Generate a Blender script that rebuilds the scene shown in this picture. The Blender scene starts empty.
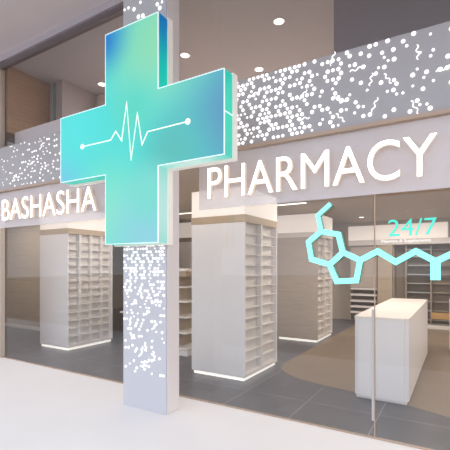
import bpy, bmesh, math, random
from mathutils import Vector
random.seed(7)
S = bpy.context.scene; COL = S.collection
# ------------------------------------------------------------ materials
def nm(name):
    m = bpy.data.materials.new(name); m.use_nodes = True
    nt = m.node_tree; nt.nodes.clear()
    out = nt.nodes.new('ShaderNodeOutputMaterial'); return m, nt, out
def N(nt, t, **kw):
    n = nt.nodes.new(t)
    for k, v in kw.items(): setattr(n, k, v)
    return n
def prin(name, col, rough=.5, var=.03, scale=6, metal=0, bump=0, spec=.5, stretch=None):
    m, nt, out = nm(name); L = nt.links.new
    p = N(nt, 'ShaderNodeBsdfPrincipled'); L(p.outputs[0], out.inputs[0])
    p.inputs['Roughness'].default_value = rough; p.inputs['Metallic'].default_value = metal
    p.inputs['Specular IOR Level'].default_value = spec
    tc = N(nt, 'ShaderNodeTexCoord'); mp = N(nt, 'ShaderNodeMapping'); L(tc.outputs['Object'], mp.inputs[0])
    if stretch: mp.inputs['Scale'].default_value = stretch
    nz = N(nt, 'ShaderNodeTexNoise'); nz.inputs['Scale'].default_value = scale; nz.inputs['Detail'].default_value = 4
    L(mp.outputs[0], nz.inputs[0])
    r = N(nt, 'ShaderNodeMix', data_type='RGBA'); L(nz.outputs[0], r.inputs[0])
    r.inputs[6].default_value = (*[max(0, c*(1-var)) for c in col], 1); r.inputs[7].default_value = (*[min(1, c*(1+var)) for c in col], 1)
    L(r.outputs[2], p.inputs['Base Color'])
    if bump:
        b = N(nt, 'ShaderNodeBump'); b.inputs['Strength'].default_value = bump; b.inputs['Distance'].default_value = .01
        L(nz.outputs[0], b.inputs['Height']); L(b.outputs[0], p.inputs['Normal'])
    return m
def emis(name, col, strength):
    m, nt, out = nm(name)
    p = N(nt, 'ShaderNodeBsdfPrincipled'); nt.links.new(p.outputs[0], out.inputs[0])
    p.inputs['Base Color'].default_value = (*col, 1); p.inputs['Emission Color'].default_value = (*col, 1)
    p.inputs['Emission Strength'].default_value = strength; p.inputs['Roughness'].default_value = .4
    return m
def glass(name, tint=(.97, .98, .98), refl=.014, boost=.75):
    m, nt, out = nm(name); L = nt.links.new
    t = N(nt, 'ShaderNodeBsdfTransparent'); t.inputs[0].default_value = (*tint, 1)
    g = N(nt, 'ShaderNodeBsdfGlossy'); g.inputs['Roughness'].default_value = .01
    f = N(nt, 'ShaderNodeFresnel'); ge = N(nt, 'ShaderNodeNewGeometry')
    io = N(nt, 'ShaderNodeMapRange'); L(ge.outputs['Backfacing'], io.inputs[0]); io.inputs[3].default_value = 1.5; io.inputs[4].default_value = 1/1.5; L(io.outputs[0], f.inputs[0])
    ma = N(nt, 'ShaderNodeMath', operation='MULTIPLY_ADD'); L(f.outputs[0], ma.inputs[0]); ma.inputs[1].default_value = boost; ma.inputs[2].default_value = refl
    mx = N(nt, 'ShaderNodeMixShader'); L(ma.outputs[0], mx.inputs[0]); L(t.outputs[0], mx.inputs[1]); L(g.outputs[0], mx.inputs[2])
    L(mx.outputs[0], out.inputs[0]); return m
def translucent_panel(name, col, alpha, em=0):
    m, nt, out = nm(name); L = nt.links.new
    t = N(nt, 'ShaderNodeBsdfTransparent'); p = N(nt, 'ShaderNodeBsdfPrincipled')
    p.inputs['Base Color'].default_value = (*col, 1); p.inputs['Roughness'].default_value = .25
    mx = N(nt, 'ShaderNodeMixShader'); mx.inputs[0].default_value = alpha
    L(t.outputs[0], mx.inputs[1]); L(p.outputs[0], mx.inputs[2]); L(mx.outputs[0], out.inputs[0]); return m
def tiles(name):
    m, nt, out = nm(name); L = nt.links.new
    p = N(nt, 'ShaderNodeBsdfPrincipled'); L(p.outputs[0], out.inputs[0]); p.inputs['Roughness'].default_value = .38
    tc = N(nt, 'ShaderNodeTexCoord'); mp = N(nt, 'ShaderNodeMapping'); L(tc.outputs['Object'], mp.inputs[0])
    mp.inputs['Location'].default_value = (1.64, -4.7+1.7, 0)
    br = N(nt, 'ShaderNodeTexBrick'); L(mp.outputs[0], br.inputs[0]); br.offset = 0
    br.inputs['Scale'].default_value = 1; br.inputs['Brick Width'].default_value = .85; br.inputs['Row Height'].default_value = 1.7
    br.inputs['Mortar Size'].default_value = .0045; br.inputs['Mortar Smooth'].default_value = .2
    br.inputs['Color1'].default_value = (.105, .103, .122, 1); br.inputs['Color2'].default_value = (.12, .118, .138, 1); br.inputs['Mortar'].default_value = (.34, .33, .33, 1)
    nz = N(nt, 'ShaderNodeTexNoise'); nz.inputs['Scale'].default_value = 4; nz.inputs['Detail'].default_value = 8; L(tc.outputs['Object'], nz.inputs[0])
    cr = N(nt, 'ShaderNodeMapRange'); L(nz.outputs[0], cr.inputs[0]); cr.inputs[3].default_value = .7; cr.inputs[4].default_value = 1.35
    mx = N(nt, 'ShaderNodeMix', data_type='RGBA', blend_type='MULTIPLY'); mx.inputs[0].default_value = 1
    L(br.outputs[0], mx.inputs[6]); L(cr.outputs[0], mx.inputs[7]); L(mx.outputs[2], p.inputs['Base Color']); return m
def planks(name, c1, c2, gap, width, height, rough=.5, rot=(math.pi/2, 0, 0)):
    """thin horizontal boards / slats on upright faces"""
    m, nt, out = nm(name); L = nt.links.new
    p = N(nt, 'ShaderNodeBsdfPrincipled'); L(p.outputs[0], out.inputs[0]); p.inputs['Roughness'].default_value = rough
    tc = N(nt, 'ShaderNodeTexCoord'); sp = N(nt, 'ShaderNodeSeparateXYZ'); L(tc.outputs['Object'], sp.inputs[0])
    ad = N(nt, 'ShaderNodeMath', operation='ADD'); L(sp.outputs[0], ad.inputs[0]); L(sp.outputs[1], ad.inputs[1])
    cb = N(nt, 'ShaderNodeCombineXYZ'); L(ad.outputs[0], cb.inputs[0]); L(sp.outputs[2], cb.inputs[1])
    br = N(nt, 'ShaderNodeTexBrick'); L(cb.outputs[0], br.inputs[0]); br.offset = .4
    br.inputs['Scale'].default_value = 1; br.inputs['Brick Width'].default_value = width; br.inputs['Row Height'].default_value = height
    br.inputs['Mortar Size'].default_value = .003
    br.inputs['Color1'].default_value = (*c1, 1); br.inputs['Color2'].default_value = (*c2, 1); br.inputs['Mortar'].default_value = (*gap, 1)
    nz = N(nt, 'ShaderNodeTexNoise'); nz.inputs['Scale'].default_value = 3; nz.inputs['Detail'].default_value = 6
    mp = N(nt, 'ShaderNodeMapping'); mp.inputs['Scale'].default_value = (1, 14, 1); L(cb.outputs[0], mp.inputs[0]); L(mp.outputs[0], nz.inputs[0])
    cr = N(nt, 'ShaderNodeMapRange'); L(nz.outputs[0], cr.inputs[0]); cr.inputs[3].default_value = .8; cr.inputs[4].default_value = 1.2
    mx = N(nt, 'ShaderNodeMix', data_type='RGBA', blend_type='MULTIPLY'); mx.inputs[0].default_value = 1
    L(br.outputs[0], mx.inputs[6]); L(cr.outputs[0], mx.inputs[7]); L(mx.outputs[2], p.inputs['Base Color']); return m
def cross_face(name, blobs, base, strength, diff=.25):
    """printed colour gradient: soft blobs of colour placed in the sign's own X / Z coordinates"""
    m, nt, out = nm(name); L = nt.links.new
    tc = N(nt, 'ShaderNodeTexCoord'); prev = None
    col = N(nt, 'ShaderNodeRGB'); col.outputs[0].default_value = (*base, 1); prev = col.outputs[0]
    for (x, z, r, c) in blobs:
        mp = N(nt, 'ShaderNodeVectorMath', operation='MULTIPLY'); L(tc.outputs['Object'], mp.inputs[0]); mp.inputs[1].default_value = (1, 0, 1)
        d = N(nt, 'ShaderNodeVectorMath', operation='DISTANCE'); L(mp.outputs[0], d.inputs[0]); d.inputs[1].default_value = (x, 0, z)
        mr = N(nt, 'ShaderNodeMapRange', interpolation_type='SMOOTHSTEP'); L(d.outputs['Value'], mr.inputs[0])
        mr.inputs[1].default_value = 0; mr.inputs[2].default_value = r; mr.inputs[3].default_value = 1; mr.inputs[4].default_value = 0
        mx = N(nt, 'ShaderNodeMix', data_type='RGBA'); L(mr.outputs[0], mx.inputs[0]); L(prev, mx.inputs[6]); mx.inputs[7].default_value = (*c, 1)
        prev = mx.outputs[2]
    p = N(nt, 'ShaderNodeBsdfPrincipled'); L(p.outputs[0], out.inputs[0]); p.inputs['Roughness'].default_value = .35
    dk = N(nt, 'ShaderNodeMix', data_type='RGBA', blend_type='MULTIPLY'); dk.inputs[0].default_value = 1
    L(prev, dk.inputs[6]); dk.inputs[7].default_value = (diff, diff, diff, 1)
    L(dk.outputs[2], p.inputs['Base Color']); L(prev, p.inputs['Emission Color']); p.inputs['Emission Strength'].default_value = strength
    return m
def sr(r, g, b):
    f = lambda c: ((c/255+.055)/1.055)**2.4 if c > 10 else c/255/12.92
    return (f(r), f(g), f(b))

M = dict(
 pave=prin('white_paving', (.86, .84, .85), .55, .02, 2), ground=prin('tan_ground', (.40, .33, .28), .9, .1, .5),
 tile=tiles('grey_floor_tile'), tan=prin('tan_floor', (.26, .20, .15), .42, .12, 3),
 soffit=prin('mauve_plaster', (.66, .62, .66), .45, .03, 2), upceil=prin('mauve_ceiling', (.38, .37, .40), .5, .03, 1),
 mauve_dark=prin('dark_mauve_reflection', (.34, .31, .34), .5, .06, 1.5), mauve=prin('mauve_wall', (.40, .35, .35), .5, .04, 2),
 wood=planks('brown_wood_boards', (.40, .235, .12), (.345, .20, .105), (.28, .17, .09), 2.5, .09),
 paleoak=prin('pale_oak', (.50, .38, .26), .5, .12, 5, stretch=(8, 8, 1)),
 beam=prin('pale_blue_grey_metal', (.78, .79, .88), .25, .02, metal=.75), darkmetal=prin('dark_bronze_metal', (.16, .14, .15), .4, .05),
 white=prin('white_laminate', (.88, .845, .85), .4, .015), cream=prin('cream_board', (.88, .81, .76), .5, .015),
 shelf=prin('warm_white_shelf', (.80, .76, .73), .5, .02), shelfback=prin('taupe_shelf_back', (.76, .72, .70), .6, .04),
 tanwall=planks('tan_slatwall', (.50, .41, .32), (.47, .385, .30), (.30, .24, .19), 30, .33),
 brownback=prin('brown_back_panel', (.30, .245, .195), .6, .08), interior=prin('taupe_plaster', (.50, .43, .37), .6, .03),
 lowceil=prin('taupe_ceiling', (.52, .42, .33), .6, .03), jamb=prin('cream_jamb', (.66, .58, .52), .5, .03),
 colface=prin('pale_grey_column_face', (.58, .60, .66), .4, .015), colside=prin('warm_white_column_side', (.80, .75, .74), .45, .015),
 band=prin('light_grey_panel', (.43, .43, .46), .35, .02), trim=prin('beige_trim', (.50, .38, .30), .4, .05),
 fascia=translucent_panel('frosted_lilac_glass', (.90, .88, .94), .45),
 glass=glass('clear_glass'), glassdoor=glass('door_glass'),
 teal_glass=prin('teal_glass_edge', (.12, .30, .27), .15, .05), chrome=prin('brushed_pale_metal', (.60, .58, .58), .3, .02, metal=.4),
 dot=emis('backlit_dot', (1, .98, .97), .95), letter=emis('lit_letter_face', (1, .97, .93), 1.6), lside=emis('letter_side', (.78, .66, .55), .35),
 plinth=emis('lit_plinth', (1, .95, .88), .75), lamp=emis('lamp_lens', (1, .97, .92), 4), strip=emis('warm_light_strip', (1, .9, .8), 1.6),
 cyan=emis('cyan_panel', sr(140, 238, 230), .80), cyanside=prin('green_teal_side', (.10, .42, .36), .4, .03), t24=emis('turquoise_lettering', sr(72, 214, 192), .65),
 wtext=emis('white_lettering', (1, 1, 1), .6), pulse=emis('pale_line', (.90, .95, .82), .55), edge=emis('pale_edge_trim', (.75, .9, .93), .5),
 tray=emis('lit_cream_tray', (.95, .90, .84), .12),
 pale_reflection=prin('lilac_reflection', (.80, .76, .80), .5, .02),
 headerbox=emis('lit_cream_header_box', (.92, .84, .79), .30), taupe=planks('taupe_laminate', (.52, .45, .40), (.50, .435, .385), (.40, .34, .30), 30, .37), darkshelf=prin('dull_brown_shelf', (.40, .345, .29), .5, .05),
 gold=prin('golden_wood', (.55, .33, .13), .5, .1), blue_grey=prin('blue_grey_tray', (.42, .45, .47), .4, .05),
)
# ------------------------------------------------------------ mesh helpers
def newobj(name, bm, mats, parent=None, loc=(0, 0, 0), smooth=False):
    me = bpy.data.meshes.new(name)
    bmesh.ops.recalc_face_normals(bm, faces=bm.faces)
    if parent is not None:
        loc = (0, 0, 0)
    bm.to_mesh(me); bm.free()
    for m in (mats if isinstance(mats, (list, tuple)) else [mats]): me.materials.append(m)
    if smooth:
        for p in me.polygons: p.use_smooth = True
    o = bpy.data.objects.new(name, me); COL.objects.link(o); o.location = loc
    if parent is not None: o.parent = parent
    return o
def abox(bm, x0, x1, y0, y1, z0, z1, mi=0, bev=0):
    vs = [bm.verts.new((x, y, z)) for x in (x0, x1) for y in (y0, y1) for z in (z0, z1)]
    idx = [(0, 1, 3, 2), (4, 6, 7, 5), (0, 4, 5, 1), (2, 3, 7, 6), (0, 2, 6, 4), (1, 5, 7, 3)]
    fs = []
    for f in idx:
        fc = bm.faces.new([vs[i] for i in f]); fc.material_index = mi; fs.append(fc)
    if bev:
        es = list({e for f in fs for e in f.edges})
        bmesh.ops.bevel(bm, geom=es, offset=bev, segments=2, affect='EDGES')
    return fs
def box(name, x0, x1, y0, y1, z0, z1, m, parent=None, bev=.004, org=None):
    """box in world coordinates, mesh stored relative to the parent's base (org)"""
    bm = bmesh.new(); ox, oy, oz = org or (0, 0, 0)
    abox(bm, x0-ox, x1-ox, y0-oy, y1-oy, z0-oz, z1-oz, bev=bev)
    return newobj(name, bm, m, parent)
def struct(name, x0, x1, y0, y1, z0, z1, m, parent=None, bev=0):
    o = box(name, x0, x1, y0, y1, z0, z1, m, parent, bev)
    if parent is None: o['kind'] = 'structure'
    return o
def aprism(bm, pts, y0, y1, mi=0, mside=None):
    """outline pts (x, z) extruded from y0 to y1"""
    a = [bm.verts.new((x, y0, z)) for x, z in pts]; b = [bm.verts.new((x, y1, z)) for x, z in pts]
    f = bm.faces.new(a); f.material_index = mi
    g = bm.faces.new(b[::-1]); g.material_index = mi if mside is None else mside
    n = len(pts)
    for i in range(n):
        q = bm.faces.new([a[i], b[i], b[(i+1) % n], a[(i+1) % n]]); q.material_index = mi if mside is None else mside
def adisc(bm, x, z, r, y0, y1, seg=14, mi=0):
    aprism(bm, [(x+r*math.cos(2*math.pi*k/seg), z+r*math.sin(2*math.pi*k/seg)) for k in range(seg)], y0, y1, mi)
def stroke_outline(p, q, w, ext=0):
    d = Vector((q[0]-p[0], q[1]-p[1])); d.normalize(); n = Vector((-d.y, d.x))*w/2; e = d*ext
    return [(p[0]-e.x+n.x, p[1]-e.y+n.y), (p[0]-e.x-n.x, p[1]-e.y-n.y), (q[0]+e.x-n.x, q[1]+e.y-n.y), (q[0]+e.x+n.x, q[1]+e.y+n.y)]
def poly_ribbon(bm, pts, w, y0, y1, closed=False, mi=0, mside=None):
    """mitred flat ribbon along pts (x, z) with thickness y0..y1"""
    n = len(pts); P = [Vector(p) for p in pts]; Lf = []; Rt = []
    for i in range(n):
        if closed or 0 < i < n-1:
            a = (P[i]-P[i-1]).normalized(); b = (P[(i+1) % n]-P[i]).normalized()
            na = Vector((-a.y, a.x)); nb = Vector((-b.y, b.x)); mt = (na+nb).normalized()
            k = (w/2)/max(.30, mt.dot(na)); off = mt*k
        else:
            d = (P[1]-P[0]) if i == 0 else (P[-1]-P[-2]); d.normalize(); off = Vector((-d.y, d.x))*w/2
        Lf.append(P[i]+off); Rt.append(P[i]-off)
    V = [[bm.verts.new((v.x, y, v.y)) for v in (Lf[i], Rt[i])] for y in (y0, y1) for i in range(n)]
    f0, f1 = V[:n], V[n:]
    for i in range(n if closed else n-1):
        j = (i+1) % n
        for quad, side in (((f0[i][0], f0[j][0], f0[j][1], f0[i][1]), False), ((f1[i][0], f1[i][1], f1[j][1], f1[j][0]), True),
                     ((f0[i][0], f1[i][0], f1[j][0], f0[j][0]), True), ((f0[i][1], f0[j][1], f1[j][1], f1[i][1]), True)):
            f = bm.faces.new(quad); f.material_index = (mside if (side and mside is not None) else mi)
    if not closed:
        for k in (0, n-1):
            f = bm.faces.new((f0[k][0], f0[k][1], f1[k][1], f1[k][0])); f.material_index = mi if mside is None else mside
def tag(o, label, cat, group=None, kind=None):
    if label: o['label'] = label
    if cat: o['category'] = cat
    if group: o['group'] = group
    if kind: o['kind'] = kind
    return o
def thing(name, loc, label, cat, group=None):
    e = bpy.data.objects.new(name, None); COL.objects.link(e); e.location = loc; e.empty_display_size = .2
    return tag(e, label, cat, group)
# pixel -> X, Z on an upright plane Y = d (used only to read measurements off the shop front)
H = 1.7; F = 388.
def ang(px): u = (px-225)/F; return -.518+.855*u, .855+.518*u
def at(px, py, Y):
    a, b = ang(px); t = Y/b; return (a*t, H+(266-py)*t/F)

# ------------------------------------------------------------ the building
YF = 4.03
struct('ground', -60, 60, -60, 60, -.30, -.10, M['ground'])
struct('floor', -14, 8, .9, 4.02, -.10, 0, M['pave'])                       # white paving outside
struct('floor', -12.2, 5, 4.05, 13, -.10, 0, M['tile'])                     # tiled shop floor
# tan area with a curved front edge, a thin sheet over the tiles
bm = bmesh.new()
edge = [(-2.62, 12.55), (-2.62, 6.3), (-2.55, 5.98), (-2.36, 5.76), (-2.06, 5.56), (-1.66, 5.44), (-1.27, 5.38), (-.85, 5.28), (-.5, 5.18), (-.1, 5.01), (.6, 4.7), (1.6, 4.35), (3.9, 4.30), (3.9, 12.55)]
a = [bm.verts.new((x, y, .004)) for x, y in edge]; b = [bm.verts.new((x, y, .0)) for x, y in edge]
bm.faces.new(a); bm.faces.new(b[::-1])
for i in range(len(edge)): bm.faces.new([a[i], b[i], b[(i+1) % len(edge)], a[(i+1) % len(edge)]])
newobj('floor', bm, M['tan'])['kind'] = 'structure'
struct('trim_1', -7.3, 3.2, 4.02, 4.05, -.10, .012, M['trim'])               # threshold
struct('ceiling', -12, 4, 4.11, 12.6, 3.06, 3.30, M['lowceil'])              # shop ceiling slab
struct('ceiling', -12, 4, 4.10, 9.2, 5.47, 5.62, M['upceil'])                # upper room ceiling
struct('ceiling', -12, 4.2, .7, 3.95, 5.56, 5.66, M['soffit'])              # soffit outside
struct('trim_2', -12, 4.2, 3.95, 4.10, 5.45, 5.66, M['beam'])
struct('trim_3', -7.3, 4.2, 3.99, 4.07, 5.36, 5.45, M['darkmetal'])
struct('wall_back', -12.2, 4.2, 12.6, 12.8, 0, 3.06, M['interior'])
struct('wall_left', -12.2, -12, 4.05, 12.6, 0, 5.47, M['interior'])
struct('wall_right', 4, 4.2, 4.05, 12.6, 0, 5.47, M['interior'])
struct('wall_upper_back', -12, 4, 9.2, 9.4, 3.30, 5.47, M['mauve'])
struct('wall_front', -12, -7.33, 3.92, 4.10, 0, 5.45, M['jamb'])             # solid front left of the glass
struct('wall_upper_dark_reflection', -1.48, 4, 5.32, 5.47, 3.30, 5.47, M['mauve_dark'])  # wall added to stand in for a dark reflection in the upper glass
struct('wall_upper_left', -7.45, -7.27, 4.12, 4.98, 4.22, 5.47, M['wood'])
struct('wall_upper_left', -7.70, -6.88, 5.0, 5.86, 3.30, 5.47, M['mauve'])
struct('wall_upper_left', -7.10, -6.60, 5.88, 6.3, 3.30, 5.47, M['jamb'])
struct('wall_upper_pale_reflection', -7.26, -4.2, 4.25, 4.33, 3.30, 4.24, M['pale_reflection'])  # low wall added in place of a pale reflected band on the glass
# dotted light band
band = thing('light_panel', (-2.95, 3.98, 3.08), 'long grey panel above the shop names, pierced with glowing white dots', 'light panel')
bo = (-2.95, 3.98, 3.08)
box('panel', -7.32, 1.6, 3.93, 4.10, 3.08, 3.85, M['band'], band, .004, bo)
def dots(parent, x0, x1, z0, z1, pitch, r, y0, y1, prob, split=100):
    j = 0; z = z0; out = []; sites = []
    while z < z1:
        x = x0+(pitch/2 if j % 2 else 0)
        while x < x1: sites.append((x, z)); x += pitch
        z += pitch*.866; j += 1
    random.shuffle(sites)
    for x, z in sites:
        p = prob(x, z); near = sum(1 for q in out if math.hypot(q[0]-x, q[1]-z) < pitch*1.3)
        if p < .42: p *= (1, .8, .2, 0, 0, 0, 0)[near]
        else: p *= (1, 1, 1, .6, .3, .1, 0)[near]
        if random.random() < p:
            rr = r*(.78 if x+parent.location.x < -4.2 else 1)*(1 if random.random() < min(.9, p+.38) else .66)
            k = .1 if p < .42 else .02
            out.append((x+random.uniform(-k, k)*pitch, z+random.uniform(-k, k)*pitch, rr*random.uniform(.88, 1.05)))
    cx_, cz_ = parent.location.x, parent.location.z
    out.sort(key=lambda d: -d[2]/math.hypot(d[0]+cx_, y0+parent.location.y))       # largest in view first
    first, rest = out[:50 if split else 100], out[50 if split else 100:]
    if split: first = out[:split]; rest = out[split:]
    for x, z, q in first:
        b = bmesh.new(); adisc(b, 0, 0, q, y0, y1, 14); o = newobj('light_dot', b, M['dot'], parent); o.location = (x, 0, z)
    if rest:
        b = bmesh.new()
        for x, z, q in rest: adisc(b, x, z, q, y0, y1, 12)
        newobj('light_dots', b, M['dot'], parent)['kind'] = 'stuff'
    return out
def squiggle(bm, x, z, a, Ln, w, y0, y1):
    pts = []
    for k in range(17):
        s = k/16*Ln*1.15; o = .011*math.sin(k*math.pi/4)
        pts.append((x+s*math.cos(a)-o*math.sin(a), z+s*math.sin(a)+o*math.cos(a)))
    poly_ribbon(bm, pts, w, y0, y1)
def bp(x, z):
    X = x+bo[0]; d = abs(X+3.2)
    k = .8 if d < 1.75 else (.62-.26*(d-1.7)/.6 if d < 2.3 else max(.15, .36-.14*(d-2.3)/1.0))
    cl = .85+.3*(math.sin(X*9+z*7)*math.sin(X*5.3-z*11) > -.15)
    return k*cl*.92
dots(band, -7.26-bo[0], .12-bo[0], .035, .745, .0545, .0192, -.056, -.049, bp)
SQ = [(248, 98, .3), (262, 118, -.7), (300, 100, .9), (297, 120, 0), (331, 66, 1.3), (350, 72, .15), (384, 74, -1.0), (333, 98, -.4), (336, 114, -.8), (372, 112, 1.2), (370, 86, 1.4), (411, 101, -1.1),
      (417, 45, -1.5), (436, 72, .2), (30, 165, .4), (14, 176, -.3), (40, 150, 1.)]
for px, py, an in SQ:
    X, Z = at(px, py, 3.93); bm = bmesh.new(); squiggle(bm, X-bo[0], Z-bo[2], an, random.uniform(.10, .14), .0075, -.056, -.049)
    newobj('light_squiggle', bm, M['dot'], band)
struct('trim_4', -7.32, 1.6, 3.915, 4.08, 3.045, 3.08, M['trim'])
# glazing
def pane(name, x0, x1, z0, z1, m): return struct(name, x0, x1, YF-.004, YF+.006, z0, z1, m)
w1 = pane('window_1', -7.325, -3.60, .012, 3.045, M['glass'])
w2 = pane('window_2', -3.59, -.735, .012, 3.045, M['glass'])
w3 = pane('window_3', -7.325, -3.25, 3.85, 5.36, M['glass'])
w4 = pane('window_4', -3.24, 1.6, 3.85, 5.36, M['glass'])
dr = bpy.data.objects.new('door_1', None); COL.objects.link(dr); dr.location = (-.72, YF, 0); dr['kind'] = 'structure'
do = (-.72, YF, 0)
box('door_pane', -.712, .50, YF-.004, YF+.006, .02, 2.38, M['glassdoor'], dr, 0, do)
box('door_edge', -.725, -.714, YF-.008, YF+.010, .015, 3.04, M['trim'], dr, .001, do)
hx = at(373.3, 350, 3.97)[0]
bm = bmesh.new()
def acyl(bm, p, q, r, seg=12, mi=0):
    p = Vector(p); q = Vector(q); d = (q-p).normalized(); u = d.orthogonal().normalized(); v = d.cross(u)
    A = [bm.verts.new(p+(u*math.cos(2*math.pi*k/seg)+v*math.sin(2*math.pi*k/seg))*r) for k in range(seg)]
    B = [bm.verts.new(q+(u*math.cos(2*math.pi*k/seg)+v*math.sin(2*math.pi*k/seg))*r) for k in range(seg)]
    fs = [bm.faces.new(A[::-1]), bm.faces.new(B)]
    for k in range(seg): fs.append(bm.faces.new([A[k], A[(k+1) % seg], B[(k+1) % seg], B[k]]))
    for f in fs: f.material_index = mi
acyl(bm, (hx-do[0]-.004, -.06, .20), (hx-do[0]-.004, -.06, 1.28), .011)
for z in (.35, 1.12): acyl(bm, (hx-do[0]-.004, -.06, z), (hx-do[0]-.004, -.004, z), .008)
newobj('door_handle', bm, M['chrome'], dr, smooth=False)
struct('trim_5', .50, .54, YF-.03, YF+.03, .0, 3.045, M['darkmetal'])
struct('window_5', .54, 3.2, YF-.004, YF+.006, .012, 3.045, M['glass'])
struct('wall_front', 1.6, 4.2, 3.95, 4.10, 3.05, 5.45, M['jamb'])
# ------------------------------------------------------------ column
co = (-3.195, 3.54, 0)
col = thing('column', co, 'pale grey square column with glowing dot pattern behind the big cross', 'column')
box('column_core', -3.535, -2.853, 3.445, 3.66, 0, 5.555, M['colside'], col, .003, co)
box('front_panel', -3.54, -2.862, 3.43, 3.446, 0, 5.555, M['colface'], col, .002, co)
def cp(x, z):
    if z > 4.0: k = .36
    elif z > 1.97: k = .1
    else:
        t = (1.97-z)/1.55
        k = .85 if t < .15 else (.66-.40*(t-.15)/.4 if t < .55 else .26-.1*(t-.55)/.45)
    cl = .85+.3*(math.sin((x+1)*23+z*9)*math.sin(x*11-z*17) > -.2)
    return k*min(1.2, cl)
dots(col, -.322, .315, .44, 1.99, .0445, .0138, -.117, -.109, cp, 80)
dots(col, -.322, .315, 4.5, 5.0, .066, .0235, -.117, -.109, cp, 20)
for k in range(12):
    bm = bmesh.new(); squiggle(bm, random.uniform(-.25, .2), random.uniform(.5, 1.5), random.uniform(0, 3), .09, .007, -.117, -.109)
    newobj('light_squiggle', bm, M['dot'], col)
# ------------------------------------------------------------ pharmacy cross
cx, cz = -3.186, 3.195; ha = .412; hb = 1.245; hw = .42
def cross_pts(g=0): # half arm width a, half length b
    a = ha+g; b = hb+g; c = hw+g
    return [(-a, b), (-a, c), (-b, c), (-b, -c), (-a, -c), (-a, -b), (a, -b), (a, -c), (b, -c), (b, c), (a, c), (a, b)]
cr = thing('pharmacy_cross', (cx, 3.2, cz), 'big backlit turquoise and green cross sign with heartbeat line on the column', 'cross sign')
C = sr
blobs = [(1.45, .0, 1.35, C(84, 145, 188)), (.4, .95, 1.15, C(140, 222, 182)), (-.46, 1.18, .60, C(0, 122, 208)),
         (.05, .25, .5, C(80, 214, 196)), (.6, -.3, .7, C(78, 188, 182)), (-1.25, -.5, .75, C(100, 196, 226)), (-.9, .25, .8, C(66, 224, 222)),
         (-.35, -.9, .95, C(125, 226, 200)), (.3, -1.2, 1.0, C(138, 208, 222)), (.3, -.7, .5, C(115, 218, 205))]
mf = cross_face('cross_gradient', blobs, C(64, 218, 212), .88, .13)
ms = cross_face('cross_side_tint', [(.41, 1.25, .7, C(0, 120, 190)), (.41, -.9, .95, C(190, 236, 230)), (1.25, 0, .6, C(50, 222, 190)), (.8, -.42, .55, C(200, 240, 232))], C(20, 208, 190), .72)
bm = bmesh.new(); aprism(bm, cross_pts(-.004), .004, .15, 0); newobj('sign_body', bm, ms, cr)
bm = bmesh.new(); aprism(bm, cross_pts(-.012), -.002, .004, 0); newobj('sign_face', bm, mf, cr)
bm = bmesh.new(); poly_ribbon(bm, cross_pts(-.006), .007, -.006, .008, closed=True)
abox(bm, hb-.008, hb+.002, .0, .15, .0, .012)
newobj('edge_trim', bm, M['edge'], cr)
bm = bmesh.new(); aprism(bm, cross_pts(.012), .15, .228, 0); newobj('back_tray', bm, M['tray'], cr)
bm = bmesh.new()
hp = [(82.6, 146.8), (110.8, 140.3), (116, 131.2), (121.8, 141), (126.8, 102.7), (131.3, 159.5), (137.6, 113.3), (142.2, 144.8), (147.8, 131.8), (188, 121.6)]
hq = [at(x, y, 3.195) for x, y in hp]; hq = [(x-cx, z-cz) for x, z in hq]
poly_ribbon(bm, hq, .010, -.012, -.003)
for q in (hq[0], hq[-1]): adisc(bm, q[0], q[1], .032, -.013, -.003, 20)
newobj('heartbeat_line', bm, M['pulse'], cr)
# ------------------------------------------------------------ lettering
def text_islands(txt, x0, x1, z0, z1, yfront, depth, offset=0.0, zspan_cap=True):
    """text turned to mesh; fitted into x0..x1, cap height z0..z1; returns a list of bmeshes, one per letter"""
    cu = bpy.data.curves.new('lettering', 'FONT'); cu.body = txt; cu.extrude = .02; cu.offset = offset;  cu.resolution_u = 6
    to = bpy.data.objects.new('lettering', cu); COL.objects.link(to)
    dg = bpy.context.evaluated_depsgraph_get(); me = bpy.data.meshes.new_from_object(to.evaluated_get(dg))
    bm = bmesh.new(); bm.from_mesh(me); bmesh.ops.remove_doubles(bm, verts=bm.verts, dist=1e-5)
    bpy.data.objects.remove(to); bpy.data.curves.remove(cu); bpy.data.meshes.remove(me)
    xs = [v.co.x for v in bm.verts]; ys = [v.co.y for v in bm.verts]
    a, b = min(xs), max(xs); c, d = min(ys), max(ys)
    if zspan_cap:
        hc = bpy.data.curves.new('cap', 'FONT'); hc.body = 'H'; ho_ = bpy.data.objects.new('cap', hc); COL.objects.link(ho_)
        bpy.context.view_layer.update(); c, d = 0.0, ho_.bound_box[1][1]*0+max(q[1] for q in ho_.bound_box)
        bpy.data.objects.remove(ho_); bpy.data.curves.remove(hc)
    for v in bm.verts:
        x = x0+(v.co.x-a)/(b-a)*(x1-x0); z = z0+(v.co.y-c)/(d-c)*(z1-z0); y = yfront if v.co.z > 0 else yfront+depth
        v.co = (x, y, z)
    bm.verts.ensure_lookup_table(); seen = set(); isl = []
    for v in bm.verts:
        if v in seen: continue
        st = [v]; comp = set()
        while st:
            w = st.pop()
            if w in comp: continue
            comp.add(w); st += [e.other_vert(w) for e in w.link_edges]
        seen |= comp; isl.append(comp)
    isl.sort(key=lambda s: min(v.co.x for v in s)); out = []
    for s in isl:
        nb = bmesh.new(); mp = {v: nb.verts.new(v.co) for v in s}
        for f in bm.faces:
            if f.verts[0] in s:
                try: g = nb.faces.new([mp[v] for v in f.verts])
                except ValueError: continue
        out.append(nb)
    bm.free(); return out
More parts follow.
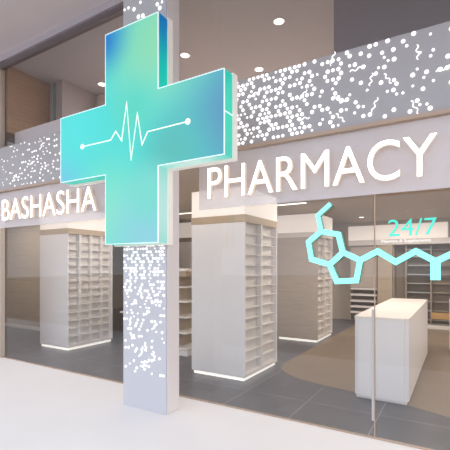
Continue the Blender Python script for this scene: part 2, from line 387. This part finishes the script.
def letters(txt, x0, x1, z0, z1, yf, depth, parent, org, mats, name='letter', off=-.004):
    for nb in text_islands(txt, x0, x1, z0, z1, yf, depth, off):
        for f in nb.faces:
            f.material_index = 0 if all(abs(v.co.y-yf) < 1e-5 for v in f.verts) else 1
        for v in nb.verts: v.co -= Vector(org)
        newobj(name, nb, mats, parent)
so = (-1.2, 3.97, 2.40)
sg = thing('shop_sign', so, 'wide frosted glass fascia with large glowing white letters reading PHARMACY', 'sign')
box('fascia_panel', -2.78, 1.58, 3.965, 3.985, 2.395, 3.04, M['fascia'], sg, .002, so)
letters('PHARMACY', at(208, 180, 3.90)[0], at(437, 150, 3.90)[0], at(208, 199.3, 3.9)[1], at(208, 168.5, 3.9)[1], 3.89, .045, sg, so, [M['letter'], M['lside']])
so = (-6.0, 3.97, 2.40)
sg = thing('shop_sign', so, 'frosted glass fascia left of the column with glowing white letters reading BASHASHA', 'sign')
box('fascia_panel', -7.32, -4.30, 3.965, 3.985, 2.395, 3.04, M['fascia'], sg, .002, so)
letters('BASHASHA', at(2.5, 200, 3.90)[0], at(96.5, 190, 3.90)[0], at(2, 220.8, 3.9)[1], at(2, 200.3, 3.9)[1], 3.89, .045, sg, so, [M['letter'], M['lside']])
# opening-hours lettering on the door glass
ho = (-.38, 4.015, 1.9)
hs = thing('window_lettering', ho, 'turquoise 24/7 lettering with small white line of text on the glass door', 'lettering')
letters('24/7', at(388, 230, 4.01)[0], at(437, 230, 4.01)[0], at(389, 236.3, 4.01)[1], at(389, 220, 4.01)[1], 4.012, .012, hs, ho, [M['t24'], M['cyanside']], 'character')
bmx = bmesh.new()
for nb in text_islands('Vitamins & Supplements', at(380.5, 242, 4.01)[0], at(431, 242, 4.01)[0], 1.927, 1.954, 4.018, .006, -.012):
    tmp = bpy.data.meshes.new('t'); nb.to_mesh(tmp); nb.free(); bmx.from_mesh(tmp); bpy.data.meshes.remove(tmp)
for v in bmx.verts: v.co -= Vector(ho)
newobj('small_lettering', bmx, M['wtext'], hs)
# molecule sign
mo = (-1.0, 4.0, 1.6)
def mp_(x, y):
    X, Z = at(x, y, 3.985); return (X-mo[0], Z-mo[2])
ml = thing('molecule_sign', mo, 'bright cyan molecule outline of rings and zigzag chain mounted on the shop glass', 'sign')
mm = [M['cyan'], M['cyanside']]
hexa = [(321.5, 231.6), (338.8, 234.5), (343.2, 252.5), (330, 264.5), (312, 259.3), (309, 242)]
bm = bmesh.new(); poly_ribbon(bm, [mp_(*p) for p in hexa], .056, -.035, .024, True, 0, 1); newobj('six_sided_ring', bm, mm, ml)
penta = [(343.6, 252.5), (330, 264.8), (337.2, 281.3), (356.8, 280.3), (360.6, 260.3)]
bm = bmesh.new(); poly_ribbon(bm, [mp_(*p) for p in penta], .056, -.036, .0235, True, 0, 1); newobj('five_sided_ring', bm, mm, ml)
bm = bmesh.new(); poly_ribbon(bm, [mp_(*p) for p in [(331, 204), (318.3, 215.5), (321.7, 231)]], .048, -.0345, .023, False, 0, 1); newobj('upper_branch', bm, mm, ml)
bm = bmesh.new(); poly_ribbon(bm, [mp_(*p) for p in [(359.5, 260.8), (378, 251.3), (396, 262), (416, 251.3), (436, 261.5), (456, 251.8), (478, 263)]], .056, -.0355, .0245, False, 0, 1)
newobj('zigzag_chain', bm, mm, ml)
bm = bmesh.new(); poly_ribbon(bm, [mp_(435.6, 262), mp_(435.6, 280)], .082, -.035, .0225, False, 0, 1); newobj('stem', bm, mm, ml)
# ------------------------------------------------------------ shelving units
def shelf_unit(x0, x1, y0, y1, label, bays, nshelf=13, top=2.46, header=True, group='shelving towers on lit plinths', face='white', crown='paleoak'):
    o = ((x0+x1)/2, (y0+y1)/2, 0)
    t = thing('shelving_tower', (o[0], o[1], .004 if False else 0), label, 'shelving tower', group)
    B = lambda n, a, b, c, d, e, f, m, p=t, bv=.003: box(n, a, b, c, d, e, f, m, p, bv, o)
    dep = .09
    B('plinth', x0+.03, x1-.03, y0+.02, y1-.02, .006, .055, M['plinth'])
    B('front_panel', x0, x1, y0, y0+.03, .055, top-.11, M[face])
    B('end_panel', x0, x1, y1-.03, y1, .055, top-.11, M['white'])
    B('core_panel', x0, x1-dep, y0+.03, y1-.03, .055, top-.11, M['shelfback'])
    B('base_board', x1-dep, x1, y0+.03, y1-.03, .055, .11, M['shelf'])
    w = (y1-y0-.06)/bays
    for k in range(1, bays):
        y = y0+.03+w*k; B('divider', x1-dep, x1-.005, y-.03, y+.03, .11, top-.11, M['shelf'])
    for k in range(bays):
        ya = y0+.03+w*k+.031; yb = ya+w-.062
        for j in range(nshelf):
            z = .11+(top-.22)*(j+1)/(nshelf+1)
            B('shelf', x1-dep, x1-.012, ya, yb, z-.006, z+.006, M['shelf'], bv=0)
    B('crown_board', x0-.005, x1+.005, y0-.005, y1+.005, top-.11, top, M[crown])
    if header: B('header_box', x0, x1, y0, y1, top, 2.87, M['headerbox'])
    return t
shelf_unit(-3.65, -2.69, 5.0, 6.17, 'white shelving tower just right of the column, pale oak crown band', 2)
shelf_unit(-7.62, -6.70, 5.0, 6.17, 'white shelving tower on the far left, seen under the BASHASHA sign', 4)
shelf_unit(-3.65, -2.69, 8.38, 9.55, 'taupe fronted shelving tower further back, behind the molecule sign ring', 2, face='taupe', crown='shelfback')
shelf_unit(-6.90, -5.95, 8.40, 9.5, 'white shelving tower deep inside, glimpsed in the gap beside the column', 2, crown='brownback')
# tan cabinet behind the left tower
o = (-6.22, 6.85, 0); t = thing('storage_cabinet', o, 'tan panelled cabinet behind the far left shelving tower', 'cabinet')
box('body', -6.68, -5.76, 6.48, 7.2, .08, 2.5, M['tanwall'], t, .004, o); box('plinth', -6.66, -5.78, 6.5, 7.18, 0, .08, M['white'], t, .002, o)
box('ledge', -6.68, -5.76, 6.36, 6.48, .62, .66, M['cream'], t, .003, o)
# low gondola between column and tower
o = (-4.8, 6.5, 0); t = thing('low_shelf_unit', o, 'low tan shelf unit with a white top seen between column and tower', 'shelf unit')
box('plinth', -5.22, -4.38, 5.86, 7.2, 0, .08, M['white'], t, .002, o); box('back_panel', -5.18, -4.76, 5.9, 7.18, .08, 1.58, M['tanwall'], t, .003, o)
box('top_board', -5.22, -4.40, 5.86, 7.2, 1.6, 1.64, M['cream'], t, .003, o); box('oak_rail', -4.75, -4.42, 5.88, 7.18, 1.50, 1.6, M['paleoak'], t, .003, o)
for z in (.1, .4, .7, 1.0, 1.28): box('shelf', -4.76, -4.42, 5.9, 7.18, z, z+.025, M['shelf'], t, .002, o)
box('end_panel', -4.76, -4.41, 7.18, 7.2, .08, 1.6, M['shelf'], t, .002, o)
# slat wall shelving far left
o = (-9.7, 6.3, 0); t = thing('wall_shelving', o, 'beige slatted wall shelving seen through the far left glass', 'shelving')
box('back_panel', -11.8, -7.66, 6.2, 6.4, 0.08, 3.0, M['tanwall'], t, .004, o); box('plinth', -11.8, -7.66, 6.16, 6.4, 0, .08, M['shelf'], t, .003, o)
box('cap_rail', -11.8, -7.66, 6.16, 6.4, 3.0, 3.03, M['shelf'], t, .002, o)
# back row shelving under a long header
o = (-1.55, 12.0, 0); t = thing('back_shelving', o, 'brown back wall shelving under a long white header, behind the counter', 'shelving')
B = lambda n, a, b, c, d, e, f, m, bv=.003: box(n, a, b, c, d, e, f, m, t, bv, o)
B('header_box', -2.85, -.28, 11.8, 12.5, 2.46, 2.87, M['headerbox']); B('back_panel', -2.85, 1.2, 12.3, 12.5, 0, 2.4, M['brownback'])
B('header_soffit', -2.85, 1.2, 11.8, 12.3, 2.30, 2.455, M['shelfback'])
for x in (-2.83, -2.05, -1.62, -1.3, -.68, -.1, .55, 1.16): B('upright', x-.015, x+.015, 11.95, 12.3, .08, 2.3, M['darkshelf'])
B('upper_panel', -2.81, -2.07, 11.9, 12.3, 1.06, 2.3, M['taupe'])
B('pilaster', -2.03, -1.64, 11.84, 12.3, 0, 2.3, M['tanwall'])
for z in (.30, .47, .64, .82, 1.0): B('shelf', -2.80, -2.07, 11.88, 12.3, z, z+.05, M['white'], 0)
for z in (.2, .45, .7, .95, 1.2, 1.45, 1.7, 1.95, 2.15):
    B('shelf', -1.28, -.70, 12.0, 12.3, z, z+.025, M['blue_grey'], 0)
    B('shelf', -.66, -.12, 12.1, 12.3, z, z+.015, M['darkshelf'], 0); B('shelf', -.08, .53, 12.1, 12.3, z, z+.015, M['darkshelf'], 0)
B('base', -1.6, 1.2, 11.85, 12.3, 0, .1, M['shelf'])
B('gold_shelf', -.66, 1.1, 11.8, 11.87, .28, .45, M['gold'])
# ------------------------------------------------------------ counters
def counter(x0, x1, y0, y1, h, label):
    o = ((x0+x1)/2, (y0+y1)/2, .004); t = thing('service_counter', o, label, 'counter')
    bm = bmesh.new(); abox(bm, x0-o[0]+.02, x1-o[0]-.02, y0-o[1]+.02, y1-o[1]-.02, 0, .03); newobj('plinth', bm, M['shelf'], t)
    bm = bmesh.new(); abox(bm, x0-o[0], x1-o[0], y0-o[1], y1-o[1], .03, h-.03)
    es = [e for e in bm.edges if abs(e.verts[0].co.z-e.verts[1].co.z) > .5]
    bmesh.ops.bevel(bm, geom=es, offset=.05, segments=5, affect='EDGES'); newobj('body', bm, M['white'], t)
    bm = bmesh.new(); abox(bm, x0-o[0]-.004, x1-o[0]+.004, y0-o[1]-.004, y1-o[1]+.004, h-.03, h)
    es = [e for e in bm.edges if abs(e.verts[0].co.z-e.verts[1].co.z) > .02]
    bmesh.ops.bevel(bm, geom=es, offset=.05, segments=5, affect='EDGES'); newobj('worktop', bm, M['cream'], t)
counter(-1.175, -.535, 5.17, 8.45, 1.05, 'long white block counter with rounded corners in the middle of the shop')
counter(-.18, .6, 8.84, 9.6, 1.02, 'second white counter behind, cut by the right edge of the picture')
# ------------------------------------------------------------ lamps
def downlight(x, y, z, label, r=.075, group='round recessed ceiling downlights'):
    t = thing('downlight', (x, y, z), label, 'ceiling light', group)
    bm = bmesh.new()
    seg = 24; R = [(r*1.22, 0), (r*1.22, -.008), (r, -.012), (r, -.002)]
    rings = [[bm.verts.new((a*math.cos(2*math.pi*k/seg), a*math.sin(2*math.pi*k/seg), zz)) for k in range(seg)] for a, zz in R]
    for i in range(3):
        for k in range(seg): bm.faces.new([rings[i][k], rings[i][(k+1) % seg], rings[i+1][(k+1) % seg], rings[i+1][k]])
    newobj('ring', bm, M['white'], t)
    bm = bmesh.new(); bmesh.ops.create_cone(bm, cap_ends=True, segments=24, radius1=r*.98, radius2=r*.98, depth=.006)
    for v in bm.verts: v.co.z -= .006
    newobj('lens', bm, M['lamp'], t)
K = 3.77*F
for px, py, lb in ((279, 21, 'downlight nearest the top edge, right of the cross'), (259, 69, 'downlight just above the dotted band, right of the cross'),
                   (185, 55, 'downlight just right of the column above the cross arm'), (102, 84, 'downlight left of the top arm of the cross')):
    a, b = ang(px); t_ = K/(266-py); downlight(a*t_, b*t_, 5.47, 'round white '+lb)
a, b = ang(361.5); t_ = 1.36*F/49; downlight(a*t_, b*t_, 3.06, 'small round downlight in the low shop ceiling above the back shelving', .06)
def linear_light(x0, x1, y, label):
    o = ((x0+x1)/2, y, 3.06); t = thing('linear_light', o, label, 'ceiling light', 'linear shop ceiling lights')
    box('housing', x0, x1, y-.06, y+.06, 3.03, 3.06, M['white'], t, .002, o); box('diffuser', x0+.02, x1-.02, y-.05, y+.05, 3.02, 3.03, M['strip'], t, 0, o)
linear_light(-6.4, -2.75, 7.85, 'long linear ceiling light between the front and rear shelving towers')
# teal glass edge upstairs
X, Z = at(50.5, 110, 4.9)
o = struct('window_6', X-.035, X+.035, 4.985, 4.998, 3.3, 5.45, M['teal_glass'])
# ------------------------------------------------------------ light
def area(name, loc, sx, sy, power, col, rot=(0, 0, 0)):
    l = bpy.data.lights.new(name, 'AREA'); l.shape = 'RECTANGLE'; l.size = sx; l.size_y = sy; l.energy = power; l.color = col
    o = bpy.data.objects.new(name, l); COL.objects.link(o); o.location = loc; o.rotation_euler = rot; return o
warm = (1, .90, .80)
for x, y, p in ((-9.6, 5.2, 26), (-3.2, 4.45, 9), (-7.0, 4.45, 7), (.5, 4.6, 20), (-5.2, 5.6, 35), (-1.5, 6.8, 45), (-1.2, 10.2, 50), (1.8, 6.5, 50), (-4.8, 9.8, 55), (1.8, 10, 60)):
    area('shop_fill_light', (x, y, 3.0), 1.6, .4, p, warm)  # added fill lamps under the shop ceiling, without fixtures
for x, y in ((-5.5, 7.7), (-2.8, 7.9)):
    area('upper_fill_light', (x, y, 5.4), 1.2, .6, 130, (1, .94, .93))  # unseen fill lamps added to brighten the upper room
w = bpy.data.worlds.new('sky'); S.world = w; w.use_nodes = True; nt = w.node_tree
bg = nt.nodes['Background']; bg.inputs[1].default_value = 1.68
tc = N(nt, 'ShaderNodeTexCoord'); sp = N(nt, 'ShaderNodeSeparateXYZ'); nt.links.new(tc.outputs['Generated'], sp.inputs[0])
rp = N(nt, 'ShaderNodeValToRGB'); nt.links.new(sp.outputs[2], rp.inputs[0])
rp.color_ramp.elements[0].position = 0; rp.color_ramp.elements[0].color = (.72, .72, .78, 1)
rp.color_ramp.elements[1].position = .6; rp.color_ramp.elements[1].color = (.90, .93, 1, 1)
nt.links.new(rp.outputs[0], bg.inputs[0])
# ------------------------------------------------------------ camera
cam = bpy.data.cameras.new('camera'); c = bpy.data.objects.new('camera', cam); COL.objects.link(c); S.camera = c
c.location = (0, 0, H); c.rotation_euler = (math.pi/2, 0, math.atan2(.518, .855))
cam.sensor_width = 36; cam.lens = F/450*36; cam.shift_y = 41/450; cam.clip_start = .05; cam.clip_end = 300
S.view_settings.view_transform = 'Standard'; S.view_settings.look = 'None'; S.view_settings.exposure = 0; S.view_settings.gamma = 1
